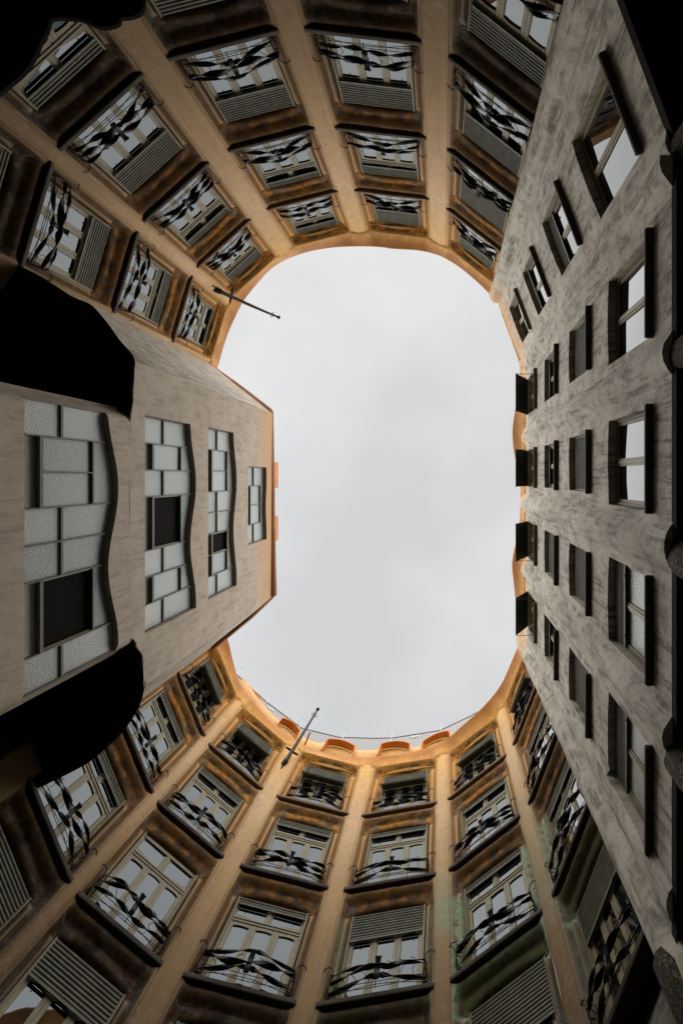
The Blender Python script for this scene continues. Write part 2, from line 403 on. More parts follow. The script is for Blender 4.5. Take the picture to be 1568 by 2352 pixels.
def rail_frame():
    m = MB()
    for s in (-1, 1):
        m.tube([(s*1.08, -.1, 0), (s*1.2, -.02, .16), (s*1.24, .05, .36), (s*1.2, .08, .62), (s*1.18, .06, .82), (s*1.24, .06, .96), (s*1.34, .07, 1.0), (s*1.43, .08, .95), (s*1.46, .08, .84)], [.018, .02, .02, .018, .018, .017, .015, .013, .01], 6)
        m.tube([(s*1.1, -.1, .02), (s*1.17, -.16, .3), (s*1.16, -.12, .6), (s*1.2, .04, .8)], .012, 5)
        m.tube([(s*1.16, -.02, .5), (s*1.24, .09, .56), (s*1.2, .12, .7), (s*1.14, .04, .72)], .014, 5)
        m.tube([(s*1.12, -.05, .1), (s*1.27, -.02, .2), (s*1.24, .08, .3)], .016, 5)
    for z, sag, y in ((.10, -.05, .08), (.16, .03, .02), (.44, -.04, -.1)):
        m.tube([(x, y+.1*(1-(x/1.2)**2), z+sag*math.cos(2.6*x)) for x in [lerp(-1.2, 1.2, k/14) for k in range(15)]], .0085, 5)
    m.tube([(0, .2, 0), (0, .21, .14), (0, .2, .28)], .012, 6)
    for s in (-1, 1):
        for k in range(3):
            x0 = s*(.25+.3*k); m.tube([(x0, .12, .12), (x0+.08, .16, .3), (x0+.02*s, .1, .48), (x0+.14*s, .14, .62), (x0+.1*s, .1, .78), (x0-.04*s, .12, .84)], .0085, 5)
    return m.mesh('railing_frame', 'iron', True)
RFRAME = rail_frame()
def centre_plate():
    m = MB(); rows = []
    for i in range(13):
        z = lerp(.26, .90, i/12); wv = .07+.008*math.sin(i*1.7)
        y = .2+.03*math.sin(i*.6)
        rows.append([(-wv, y, z), (0, y+.02, z), (wv, y, z), (wv, y-.02, z), (-wv, y-.02, z)])
    m.quadgrid(rows, True)
    m.tube([(-.09, .2, .92), (-.03, .21, .94), (.04, .2, .925), (.09, .21, .92)], .014, 6)
    for x, z in ((-.04, .6), (.04, .68), (0, .76), (.03, .5)): m.tube([(x, .2, z), (x, .245, z)], .013, 6)
    return m.mesh('centre_plate', 'iron', False)
CPLATE = centre_plate()
def railing(parent, mw, width, flip=1):
    S = mw @ Matrix.Diagonal((width/2.4*flip, 1, .86, 1))
    r = put('balcony_railing', RFRAME, parent, S)
    for k in random.choice(RIBS): put('twisted_ribbon', k, r, S)
    put('centre_plate', CPLATE, r, S)
    return r
LD = {}
def ledge_mesh(W, warm):
    key = (round(W, 2), warm)
    if key in LD: return LD[key]
    m = MB().box(-.03, W+.03, -.5, .05, 0, .13)
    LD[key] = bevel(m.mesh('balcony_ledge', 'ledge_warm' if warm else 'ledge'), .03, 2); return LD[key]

# ------------------------------------------------------------------ curved, painted bays
RATIO = [.68, .745, .775, .79]
COVE = [(2.70, -.40), (2.75, -.33), (2.82, -.27), (2.92, -.255), (3.06, -.25), (3.16, -.16), (3.26, -.07), (3.33, -.07), (3.40, -.2)]
COVE0 = [(2.70, -.40), (2.75, -.34), (2.82, -.29), (2.95, -.22), (3.06, -.10), (3.18, -.01)]
def bay(parent, name, A, B, blinds, tilts=(0, 0, 0, 0), green=(0, 0, 0, 0), seed=0):
    mw, W = frame_of(A, B)
    ws = [W*r for r in RATIO]; wes = [(W-x)/2 for x in ws]
    sv = set()
    for e in [0, .02, .05, .08, .11, .14, .17, .2, .24, .28, .32, .36]:
        if e < max(wes)+.05: sv |= {e, W-e}
    for we in wes: sv |= {we-.012, we, we+.012, W-we-.012, W-we, W-we+.012}
    for k in range(9): q = lerp(max(wes)+.04, W-max(wes)-.04, k/8); sv.add(q)
    sv = sorted(sv); sv = [x for i, x in enumerate(sv) if i == 0 or x-sv[i-1] > .004]
    tl = [0, .08, .16, .5, .9, 1.3, 1.7, 2.1, 2.35, 2.5, 2.6, 2.68, 2.715, 2.735, 2.745, 2.76, 2.79, 2.83, 2.88, 2.94, 3.0, 3.06, 3.11, 3.16, 3.21, 3.26, 3.3, 3.34, 3.37]
    rows = []; paint = []
    zz = [(3, GROUND-8.6)] + [(3, -3.4), (3, -2.0), (3, -.6)] + [(k, t) for k in (3, 2, 1, 0) for t in tl if not (k == 0 and t > 3.17)] + [(0, 3.18)]
    for k, t in zz:
        row = []
        for s in sv:
            e = min(s, W-s); we = wes[k]; x = (s-W/2)/(ws[k]/2)
            win = sst(we-.008, we+.008, e)
            side = pw([(0, 0), (.03, -.02), (.09, -.15), (.15, -.20), (.22, -.13), (.29, -.15), (max(.34, we-.03), -.31), (we+.001, -.36)], e if e < we else we)
            wr = 0
            if t < 0: d = side; cv = 0
            else:
                cd_ = pw(COVE0 if k == 0 else COVE, t)
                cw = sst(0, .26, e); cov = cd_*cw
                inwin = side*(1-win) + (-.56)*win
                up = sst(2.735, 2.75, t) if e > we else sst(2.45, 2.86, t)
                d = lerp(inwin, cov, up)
                pale_rim = max(sst(3.13, 3.2, t)*(1-sst(3.28, 3.34, t)), sst(2.735, 2.76, t)*(1-sst(2.80, 2.86, t))*.8)*(.55+.45*noise.noise(Vector((s*4+seed, t*9, k))))  # paler bands on the cove roll and the window-head rim
                cv = sst(2.60, 2.80, t)*sst(.06, .17, e)*(1-.75*max(0, pale_rim)); wr = max(0, pale_rim)
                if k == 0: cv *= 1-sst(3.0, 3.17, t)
            n = noise.noise(Vector((s*1.7+seed*9.1, (LEV[k]+t)*1.3, seed*3.3)))
            n2 = noise.noise(Vector((s*6+seed*5.1, (LEV[k]+t)*3.3, 7)))
            d += n*.012 + n2*.005
            wz = t
            if abs(x) < 1: wz += .13*(1-x*x)*sst(2.2, 2.74, t)*(1-sst(2.76, 3.2, t))
            elif t > 2.4: pass
            row.append((s, d, LEV[k]+wz))
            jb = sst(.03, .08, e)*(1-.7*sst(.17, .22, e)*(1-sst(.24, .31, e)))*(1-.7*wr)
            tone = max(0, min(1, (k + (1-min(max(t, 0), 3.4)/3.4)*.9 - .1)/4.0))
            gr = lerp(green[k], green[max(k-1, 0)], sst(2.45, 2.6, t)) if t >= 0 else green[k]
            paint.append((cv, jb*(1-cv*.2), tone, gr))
        rows.append(row)
    m = MB().quadgrid(rows)
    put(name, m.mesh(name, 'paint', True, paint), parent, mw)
    # dark room behind each window
    for k in range(4):
        hh = HEAD-.10
        mk = mw @ T_((W/2, -.43, LEV[k]+.13))
        french_window(parent, mk, ws[k]-.02, hh, blinds[k], bool(tilts[k]))
        put('balcony_ledge', ledge_mesh(W, k == 0), parent, mw @ T_((0, 0, LEV[k])))
        railing(parent, mw @ T_((W/2, -.06, LEV[k]+.13)), ws[k]+.24, random.choice((-1, 1)))
    return mw, W

def pilaster(parent, A, B, bulge=.04, mat='paint', tone_shift=0, green=None, z0=GROUND, z1=22.05, roll=False, n=12, seed=0):
    mw, W = frame_of(A, B); rows = []; paint = []
    zs = [lerp(z0, z1, i/64) for i in range(65)]
    for z in zs:
        row = []
        for i in range(-1, n+2):
            s = W*min(max(i, 0), n)/n; d = bulge*(1-(2*s/W-1)**2)
            if roll:
                q = (s/W-.42)/.36; q += .06*math.sin(z*.9)
                d = bulge*math.sqrt(max(0, 1-q*q)) + .03*math.exp(-((s/W-.9)/.06)**2)
            if i in (-1, n+1): d -= .32
            d += .02*noise.noise(Vector((s*2+seed*3, z*.8, seed))) + .008*noise.noise(Vector((s*8, z*3, seed*2.)))
            row.append((s, d, z))
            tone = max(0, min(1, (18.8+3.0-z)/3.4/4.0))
            gr = 0
            if green: gr = sst(green[0], green[0]+.3, z)*(1-sst(green[1]-.15, green[1], z))*green[2]
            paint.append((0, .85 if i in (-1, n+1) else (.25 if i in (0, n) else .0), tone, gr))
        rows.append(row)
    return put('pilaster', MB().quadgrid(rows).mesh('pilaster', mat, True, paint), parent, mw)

BAYS_T = [('b', (-11.16, -5.63), (-10.36, -8.34), (.06, .17, .27, .12)),
          ('b', (-10.15, -8.72), (-7.96, -10.70), (.22, .12, .30, .12)),
          ('b', (-7.26, -11.12), (-4.37, -11.86), (.15, .12, .31, .3)),
          ('b', (-3.63, -11.90), (-.58, -11.54), (.36, .18, .30, .3)),
          ('b', (.18, -11.15), (2.54, -9.29), (.28, .5, .34, .25))]
BAYS_B = [('b', (3.88, 8.58), (2.93, 11.07), (.45, .16, .14, .3)),
          ('b', (2.62, 11.5), (.23, 13.33), (.45, .09, .09, .45)),
          ('b', (-.25, 13.48), (-3.33, 14.01), (.45, .09, .32, .3)),
          ('b', (-3.91, 13.94), (-6.85, 13.19), (.45, .10, .08, .25)),
          ('b', (-7.46, 12.9), (-9.67, 11.03), (.48, .10, .02, .3)),
          ('b', (-9.85, 10.7), (-10.95, 8.0), (.5, .12, .1, .3))]

ft = thing('courtyard_facade', 'curved peach and orange courtyard wall with iron balconies along the top of the picture', 'facade', (-4.5, -11, GROUND), 'painted balcony facades')
for i, (_, A, B, bl) in enumerate(BAYS_T):
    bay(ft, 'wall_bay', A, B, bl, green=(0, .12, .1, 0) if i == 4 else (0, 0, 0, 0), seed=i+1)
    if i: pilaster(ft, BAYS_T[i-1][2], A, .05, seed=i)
pilaster(ft, (2.54, -9.29), (2.76, -8.2), .36, 'grey', roll=True, n=22, seed=11)
pilaster(ft, (-11.7, -4.9), (-11.16, -5.63), .02, seed=13)
fb = thing('courtyard_facade', 'curved peach and orange courtyard wall with tilted blinds along the bottom of the picture', 'facade', (-3.5, 13, GROUND), 'painted balcony facades')
GRN = {0: (0, .1, .75, .2), 1: (0, .1, 1, .05), 2: (0, 0, .25, 0)}
for i, (_, A, B, bl) in enumerate(BAYS_B):
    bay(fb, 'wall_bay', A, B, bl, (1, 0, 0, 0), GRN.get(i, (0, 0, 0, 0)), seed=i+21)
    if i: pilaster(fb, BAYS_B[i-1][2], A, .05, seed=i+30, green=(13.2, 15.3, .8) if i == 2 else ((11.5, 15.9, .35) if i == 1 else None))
pilaster(fb, (3.80, 7.5), (3.88, 8.58), .28, 'grey', roll=True, n=22, seed=41)
pilaster(fb, (-10.95, 8.0), (-11.3, 7.2), .02, seed=43)

# ------------------------------------------------------------------ grey wall with single windows (picture right)
fr = thing('courtyard_facade', 'weathered grey plaster wall with plain sill windows at the right of the picture', 'facade', (3.9, 0, GROUND))
SOF = 7.5
def hole_panel(parent, name, mw, W, z0, z1, wins, mat, rolls=(), rec=.31, lean=None, dz=.22, ds=.14, wave=None, noise_amp=.012, seed=0, zwarp=None):
    sv = set(); zv = set()
    k = int(W/ds)
    for i in range(k+1): sv.add(W*i/k)
    k = int((z1-z0)/dz)
    for i in range(k+1): zv.add(lerp(z0, z1, i/k))
    for (a, b, c, d) in wins:
        for e in (a, b): sv |= {e-.004, e+.004}
        for e in (c, d): zv |= {e-.004, e+.004}
    def clean(v):
        v = sorted(v); o = []
        for x in v:
            if o and x-o[-1] < .006: continue
            o.append(x)
        return o
    sv, zv = clean(sv), clean(zv); rows = []
    for z in zv:
        row = []
        for s in sv:
            d = 0; wz = 0
            for (c0, amp, hw, ph) in rolls:
                c = c0 + .07*math.sin(z*.55+ph) + .04*math.sin(z*1.7+ph*2)
                q = (s-c)/hw
                if abs(q) < 1: d += amp*(1-q*q)**.7*(1+.25*math.sin(z*1.1+ph)) * (1 if q > -.8 else .9)
                if 1 <= abs(q) < 1.35: d -= .035*(1.35-abs(q))/.35
            for (a, b, c, e) in wins:
                if a-.3 < s < b+.3 and c-.3 < z < e+.3:
                    inside = (a < s < b) and (c < z < e)
                    if inside: d = -rec
                    x = (s-(a+b)/2)/((b-a)/2)
                    amp = wave(s, (a, b, c, e)) if wave else (.07*(1-x*x) if abs(x) < 1 else 0)
                    if abs(x) < 1.02: wz = amp*sst(c+.5, e-.02, z)*(1-sst(e+.02, e+.3, z))
            if lean: d += lean(s, z)
            n = noise.noise(Vector((s*.9+seed, z*.7, seed))) + .5*noise.noise(Vector((s*2.7, z*1.9, seed+4)))
            d += n*noise_amp
            if zwarp: wz += zwarp(s, z)
            row.append((s, d, z+wz))
        rows.append(row)
    rows.insert(0, [(p[0], -.6 if not zwarp else -.05, p[2]) for p in rows[0]])
    me = MB().quadgrid(rows).mesh(name, mat, True)
    me.polygons.foreach_set('use_smooth', [True]*len(me.polygons))
    try: me.set_sharp_from_angle(angle=R(40))
    except Exception: pass
    return put(name, me, parent, mw)

RZ = [(18.42, 20.45), (15.08, 16.98), (11.75, 13.66), (8.30, 10.42)]
def plain_frame(w_, h_):
    key = ('p', round(w_, 2), round(h_, 2))
    if key in FR: return FR[key]
    m = MB(); hw = w_/2
    for s in (-1, 1):
        a, b = sorted((s*hw, s*(hw-.06))); m.box(a, b, -.04, .06, 0, h_)
        a, b = sorted((s*(hw-.065), s*(hw-.13))); m.box(a, b, -.04, .035, .06, h_-.06)
        a, b = sorted((s*(hw-.02), s*(hw-.045))); m.box(a, b, .06, .085, 0, h_)
    m.box(-hw+.06, hw-.06, -.04, .06, 0, .06); m.box(-hw+.06, hw-.06, -.04, .06, h_-.06, h_)
    m.box(-hw+.13, hw-.13, -.04, .035, .06, .13); m.box(-hw+.13, hw-.13, -.04, .035, h_-.15, h_-.06)
    m.box(-.085, -.004, -.04, .035, .13, h_-.15); m.box(.004, .085, -.04, .035, .13, h_-.15); m.box(-.03, .03, .035, .055, .13, h_-.15)
    FR[key] = (m.mesh('window_frame', 'frame'), [(-hw+.12, -.08, .12, h_-.14), (.08, hw-.12, .12, h_-.14)]); return FR[key]
SILL = {}
def sill_mesh(w_, warm=False):
    k = (round(w_, 2), warm)
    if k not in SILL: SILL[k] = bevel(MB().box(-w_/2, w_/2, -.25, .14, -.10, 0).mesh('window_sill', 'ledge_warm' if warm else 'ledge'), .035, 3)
    return SILL[k]
def flap_mesh(w_, l_):
    m = MB().box(-w_/2, w_/2, -.012, .012, -l_, 0)
    for i in range(int(l_/.06)): m.box(-w_/2, w_/2, -.018, -.012, -i*.06-.02, -i*.06)
    m.tube([(-w_/2-.02, 0, -l_), (w_/2+.02, 0, -l_)], .018, 6)
    return m.mesh('projecting_blind', 'blind_dark')
def plain_window(parent, mw, sc, w_, z0, z1, blind, mat='glass', flap=False, rec=.31):
    h_ = z1-z0-.02; me, lights = plain_frame(w_, h_+.08)
    m0 = mw @ T_((sc, -rec+.08, z0+.005))
    win = put('window', me, parent, m0)
    for (a, b, c, d) in lights: pane(win, m0, a, b, c, d, 0, mat, .7)
    if blind > .02: put('roller_blind', blind_mesh(w_-.1, h_*blind, .075), win, m0 @ T_((0, .07, h_+.02)))
    put('window_sill', sill_mesh(w_+.1, z0 > 18), win, mw @ T_((sc, 0, z0+.004)))
    if flap:
        L_ = 1.34
        fm = mw @ T_((sc, .02, z1-.10)) @ Matrix.Rotation(R(31), 4, 'X')
        put('projecting_blind', flap_mesh(w_+.02, L_), win, fm)
        for s in (-1, 1):
            m = MB().tube([(s*(w_/2-.02), .0, z0+.75), (s*(w_/2-.02), .68, z0+.68)], .013, 5)
            put('blind_arm', m.mesh('blind_arm', 'rail'), win, mw @ T_((sc, 0, 0)))
    return win
# diagonal piece
mw0, W0 = frame_of((2.76, -8.2), (3.86, -5.3))
w0 = [(.62, 2.30)]*3 + [(.55, 2.42)]
wins = [(a, b, z0, z1) for (a, b), (z0, z1) in zip(w0, RZ)]
hole_panel(fr, 'wall_panel', mw0, W0, SOF, 22.05, wins, 'grey', rolls=[(2.95, .10, .26, .4)], seed=3)
for (a, b, z0, z1), bl, in zip(wins, (0, .15, .3, 0)): plain_window(fr, mw0, (a+b)/2, b-a, z0, z1, bl)
# main piece
mw1, W1 = frame_of((3.80, -5.32), (3.80, 7.55))
cen = [(-3.6, -3.53), (-.41, -.34), (2.74, 2.77), (5.87, 5.86)]
wins = []
bl_tab = [[.0, .0, .0, .0], [.1, .1, .55, .1], [.97, .97, .62, .97], [.0, .0, .28, .3]]
spec = []
for ci, (c, c4) in enumerate(cen):
    for ri, (z0, z1) in enumerate(RZ):
        ww = 1.90 if ri == 3 else 1.56; cc = (c4 if ri == 3 else c)+5.32
        wins.append((cc-ww/2, cc+ww/2, z0, z1)); spec.append((ci, ri))
lean1 = lambda s, z: -.22*sst(20.6, 22.1, z)
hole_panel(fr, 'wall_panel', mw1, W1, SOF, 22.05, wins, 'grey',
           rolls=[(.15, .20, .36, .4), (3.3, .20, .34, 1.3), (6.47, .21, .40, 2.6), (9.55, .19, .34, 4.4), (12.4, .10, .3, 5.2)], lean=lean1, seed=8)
for (a, b, z0, z1), (ci, ri) in zip(wins, spec):
    plain_window(fr, mw1, (a+b)/2, b-a, z0, z1, bl_tab[ri][ci], 'frost' if (ri == 3 and ci >= 2) else 'glass', ri == 0)
# arcade under the grey wall
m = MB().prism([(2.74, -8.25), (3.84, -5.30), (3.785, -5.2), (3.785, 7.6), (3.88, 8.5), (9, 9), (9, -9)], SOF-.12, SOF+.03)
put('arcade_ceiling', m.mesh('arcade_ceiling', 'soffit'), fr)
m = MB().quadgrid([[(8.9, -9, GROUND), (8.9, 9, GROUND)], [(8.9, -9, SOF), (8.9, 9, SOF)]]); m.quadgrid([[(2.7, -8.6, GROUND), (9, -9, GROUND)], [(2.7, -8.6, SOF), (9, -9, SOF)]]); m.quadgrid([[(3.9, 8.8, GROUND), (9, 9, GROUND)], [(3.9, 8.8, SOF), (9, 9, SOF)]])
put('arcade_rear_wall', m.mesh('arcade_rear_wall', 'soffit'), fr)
COLS = [((4.07, -5.42), 'rough granite column under the topmost roll of the grey wall'),
        ((4.05, -2.02), 'rough granite column second from the top along the right edge'),
        ((4.02, 1.32), 'rough granite column level with the middle of the right edge'),
        ((3.98, 4.65), 'rough granite column second from the bottom along the right edge'),
        ((3.86, 8.0), 'thick rough granite column in the bottom right corner under the round pilaster')]
for i, ((x, y), lab) in enumerate(COLS):
    r = .29 if i < 4 else .34
    c = tag(put('granite_column', None, None, T_((x, y, GROUND))), lab, 'column', 'columns under the grey wall')
    def ring(prof, n=40, amp=.03):
        rows = []
        for k, (rr, z) in enumerate(prof):
            rows.append([((rr+amp*noise.noise(Vector((math.cos(a)*3+i*7, math.sin(a)*3, z*2))))*math.cos(a), (rr+amp*noise.noise(Vector((math.cos(a)*3+i*7, math.sin(a)*3, z*2))))*math.sin(a), z) for a in [2*math.pi*q/n for q in range(n)]])
        return MB().quadgrid(rows, True)
    put('shaft', ring([(r*1.05, .3)]+[(r*1.05-.004*q, .3+q*.5) for q in range(1, 16)]).mesh('shaft', 'granite', True), c, WM[c.name])
    put('capital', ring([(r*.95, 7.78), (r*1.1, 8.1), (r*1.2, 8.5), (r*1.22, 8.8), (r*1.15, 9.1)]).mesh('capital', 'granite', True), c, WM[c.name])
    put('base', ring([(r*1.35, 0), (r*1.35, .2), (r*1.1, .34)]).mesh('base', 'granite', True), c, WM[c.name])

# ------------------------------------------------------------------ cornice: a flaring lip that follows the roof edge
ZE = 22.9
edge_T = [(497, 850), (505, 825), (515, 790), (530, 750), (560, 690), (600, 640), (625, 615), (655, 597), (700, 580), (750, 570), (800, 566), (850, 566), (880, 568), (900, 571), (960, 575), (1000, 584), (1030, 598), (1060, 618), (1100, 652), (1130, 682), (1150, 705), (1172, 745), (1187, 790)]
edge_R = [(1187, 790), (1193, 832), (1191, 890), (1183, 935), (1176, 984), (1179, 1035), (1186, 1066), (1193, 1110), (1194, 1168), (1188, 1225), (1179, 1268), (1176, 1300), (1179, 1340), (1185, 1390), (1192, 1440), (1193, 1475)]
edge_B = [(1193, 1475), (1180, 1505), (1163, 1545), (1150, 1572), (1130, 1600), (1100, 1632), (1060, 1668), (1030, 1695), (1000, 1712), (960, 1724), (920, 1733), (870, 1738), (830, 1740), (790, 1738), (745, 1729), (700, 1712), (660, 1688), (620, 1655), (590, 1622), (565, 1592), (548, 1560), (535, 1518), (526, 1480), (519, 1455)]
base_all = [(-11.7, -4.9)]
for q in BAYS_T: base_all += [q[1], q[2]]
base_all += [(2.85, -8.7), (2.76, -8.2), (3.86, -5.3), (3.98, -4.9), (3.98, 7.4), (3.84, 8.0)]
for q in BAYS_B: base_all += [q[1], q[2]]
base_all += [(-11.3, 7.2)]
BP = [Vector((*p, 0)) for p in base_all]
NT = len(BAYS_T)*2+1
def is_bay(k):                           # every second stretch of the base line is a bay, the others are pilasters
    return k % 2 == 1 if k < NT else (k >= NT+6 and (k-NT-6) % 2 == 0)
def nearest(p):
    best = None
    for k, (a, b) in enumerate(zip(BP, BP[1:])):
        d = b-a; t = max(0, min(1, (p-a).dot(d)/d.length_squared)); q = a+d*t
        if best is None or (q-p).length < best[0]:
            e = min(t, 1-t)*d.length
            best = ((q-p).length, q, lerp(-.06, .10, sst(.0, .3, e)) if is_bay(k) else -.06)
    return best[1], best[2]
def catmull(pts, n):
    pts = [Vector(p) for p in pts]; out = []
    for i in range(len(pts)-1):
        p0 = pts[max(i-1, 0)]; p1 = pts[i]; p2 = pts[i+1]; p3 = pts[min(i+2, len(pts)-1)]
        for k in range(n):
            t = k/n
            out.append(.5*((2*p1)+(-p0+p2)*t+(2*p0-5*p1+4*p2-p3)*t*t+(-p0+3*p1-3*p2+p3)*t**3))
    return out+[pts[-1]]
CENTER = Vector((-3.2, 1.2, 0))
def cornice(parent, edge, seed):
    E_ = catmull([P(u, v, ZE) for u, v in edge], 14); rows = []; paint = []
    n_ = len(E_); nn = [nearest(Vector((p.x, p.y, 0))) for p in E_]; bases = [q[0] for q in nn]; off = [q[1] for q in nn]
    bs = [sum((bases[min(max(i+k, 0), n_-1)] for k in (-2, -1, 0, 1, 2)), Vector())/5 if 2 <= i < n_-2 else bases[i] for i in range(n_)]
    for i, p in enumerate(E_):
        e2 = Vector((p.x, p.y, 0)); b = bs[i]
        tn = (E_[min(i+1, n_-1)]-E_[max(i-1, 0)]); tn.z = 0; tn.normalize()
        out = Vector((tn.y, -tn.x, 0))
        if out.dot(e2-CENTER) < 0: out = -out
        row = []
        b2 = b+out*(sum(off[max(0, i-1):i+2])/len(off[max(0, i-1):i+2]))
        for t in (0, .08, .16, .26, .36, .46, .56, .66, .76, .86, .94, 1.0):
            q = b2.lerp(e2, t**1.7); z = lerp(21.70, ZE, t**.85)
            q = q + out*(.15*(1-sst(0, .2, t)) + .03*noise.noise(Vector((b.x*.8, b.y*.8, t*2+seed))))
            row.append((q.x, q.y, z)); paint.append((t, 0, 0, 0))
        for o, dz in ((.015, .05), (.06, .10), (.16, .14), (.4, .15), (6.0, .16)):  # outermost ring is an unseen roof deck added to block light
            q = e2+out*o; row.append((q.x, q.y, ZE+dz)); paint.append((.3, 0, 0, 0))
        rows.append(row)
    return put('cornice', MB().quadgrid(rows).mesh('cornice', 'cornice', True, paint), parent)
cornice(ft, edge_T, 1); cornice(fr, edge_R, 2); cornice(fb, edge_B, 3)

# attic wall behind the bottom cornice
att = [P(u, v, 24.2) for u, v in ((560, 1556), (585, 1592), (625, 1640), (690, 1690), (780, 1718), (860, 1722), (930, 1718), (1000, 1704), (1060, 1672), (1110, 1630))]
att = catmull(att, 6); rows = []
for z, s in ((22.9, 1.0), (23.8, 1.0), (24.3, 1.005), (24.38, 1.02), (24.42, 1.3)): rows.append([((p.x+3)*s-3, p.y*s, z) for p in att])
put('attic_wall', MB().quadgrid(rows).mesh('attic_wall', 'yellow', True), fb)

# ------------------------------------------------------------------ stair tower (picture left)
FX = -8.13
tw = thing('stair_tower', 'pinkish stair tower with broad wavy windows of obscure glass, left of the picture', 'tower', (FX-2, 1.3, GROUND))
mwt, Wt = frame_of((FX, 5.70), (FX, -3.08))
yy = lambda y: 5.70-y
tw_w = [(yy(2.85), yy(-.47), 19.05, 21.0, .06), (yy(4.26), yy(-1.75), 15.8, 17.85, .11), (yy(4.30), yy(-1.72), 12.45, 14.85, .14)]
def wv(s, wn):
    a, b, c, d = wn; q = (s-a)/(b-a)
    amp = .05 if b-a < 4 else (.13 if c > 14 else .17)
    return amp*math.sin(q*2*math.pi*(1.25 if b-a < 4 else 1.55)+1.2)
ZBOT = [(-3.2, 12.04), (-2.97, 12.03), (-2.1, 11.97), (-1.45, 11.87), (-.88, 11.83), (4.1, 11.86), (4.4, 12.08), (4.9, 12.36), (5.6, 12.46), (5.9, 12.47)]
def zb(y): return pw(ZBOT, y)
hole_panel(tw, 'front_wall', mwt, Wt, 11.83, 21.72, [q[:4] for q in tw_w], 'tower', rec=.22, wave=wv, ds=.1, noise_amp=.007, seed=5, zwarp=lambda s, z: (zb(5.70-s)-11.83)*(1-sst(11.83, 12.44, z)))
mwl, Wl = frame_of((FX, 4.62), (FX, -1.86))
yl = lambda y: 4.62-y
low = (yl(4.34), yl(-1.60), 8.86, 11.25)
hole_panel(tw, 'lower_wall', mwl, Wl, GROUND, 11.93, [low], 'tower', rec=.22, wave=wv, ds=.1, noise_amp=.006, seed=6, lean=lambda s, z: -.45*(1-sst(0, .5, s))**2-.45*(1-sst(0, .5, Wl-s))**2)
def tower_glazing(mw, a, b, c, d, pattern, nm):
    """pattern: one letter per column: s split, m middle pane with strips, o open casement filled by a dark sheet with strips"""
    W = b-a; n = len(pattern); cw = W/n; fr_ = MB(); y = -.15; H = d-c+.2
    lights = []; dark = []
    fr_.box(a-.02, a+.035, y-.03, y+.04, c-.04, c+H); fr_.box(b-.035, b+.02, y-.03, y+.04, c-.04, c+H)
    fr_.box(a, b, y-.03, y+.04, c-.05, c+.03)
    i = 0
    while i < n:
        k = pattern[i]; j = i
        if k in 'mo':
            while j+1 < n and pattern[j+1] == k: j += 1
        x0, x1 = a+i*cw, a+(j+1)*cw
        if j+1 < n: fr_.box(x1-.016, x1+.016, y-.03, y+.06, c-.02, c+H)
        X0, X1 = x0+.015, x1-.015; h_ = d-c
        if k == 's':
            zm = c+h_*.42
            fr_.box(X0, X1, y-.03, y+.045, zm-.03, zm+.03)
            lights += [(X0, X1, c, zm), (X0, X1, zm, c+H)]
        else:
            z1, z2 = c+h_*.17, c+h_*.78
            fr_.box(X0, X1, y-.03, y+.10, z1-.01, z1+.07); fr_.box(X0, X1, y-.03, y+.06, z2-.02, z2+.03)
            lights += [(X0, X1, c, z1), (X0, X1, z2, c+H)]
            if k == 'm':
                for q in range(i, j+1):
                    lights.append((a+q*cw+.015, a+(q+1)*cw-.015, z1, z2))
                    if q < j: fr_.box(a+(q+1)*cw-.014, a+(q+1)*cw+.014, y-.03, y+.06, z1, z2)
            else: dark.append((X0, X1, z1+.07, z2-.02))
        i = j+1
    win = put('window', fr_.mesh('window_frame', 'bar'), tw, mw)
    for q in lights: pane(win, mw, *q, y, 'frost', .35)
    for (x0, x1, z0, z1) in dark:
        m = MB().box(x0, x1, y-.06, y-.04, z0, z1)
        put('casement_dark_sheet', m.mesh('casement_dark_sheet', 'void'), win, mw)
        m = MB().box(x0, x1, y-.03, y+.02, z0, z0+.03); m.box(x0, x0+.03, y-.03, y+.02, z0, z1); m.box(x1-.03, x1, y-.03, y+.02, z0, z1)
        put('casement_frame', m.mesh('casement_frame', 'frame'), win, mw)
# the panel frame runs from picture bottom to picture top, so patterns are written in that order
for q, pat in zip(tw_w, ('smms', 'smossmms', 'smsoosms')): tower_glazing(mwt, *q[:4], pat, '')
tower_glazing(mwl, *low, 'soossmms', '')
def side_wall(A, B, z0, z1, mat, seed):
    mw, W = frame_of(A, B); rows = []
    for i in range(41):
        z = lerp(z0, z1, i/40); row = []
        for j in range(31):
            s = W*j/30
            row.append((s, .05*noise.noise(Vector((s*.5+seed, z*.3, seed)))+.22*(1-sst(z0, z0+1.3, z))**2*sst(0, .6, s)*sst(0, .6, W-s), z))
        rows.append(row)
    return put('side_wall', MB().quadgrid(rows).mesh('side_wall', mat, True), tw, mw)
side_wall((-12.6, -6.62), (FX-.005, -3.08), 12.03, 21.72, 'tower_side', 2)
side_wall((FX-.005, 5.70), (-12.2, 9.1), 12.45, 21.72, 'tower_side', 5)
rear = MB().quadgrid([[(-13, -8, GROUND), (-13, 10, GROUND)], [(-13, -8, 21.7), (-13, 10, 21.7)]])
put('rear_light_blocker', rear.mesh('rear_light_blocker', 'soffit'), tw)  # added unseen wall, keeps sky light from entering under the slab
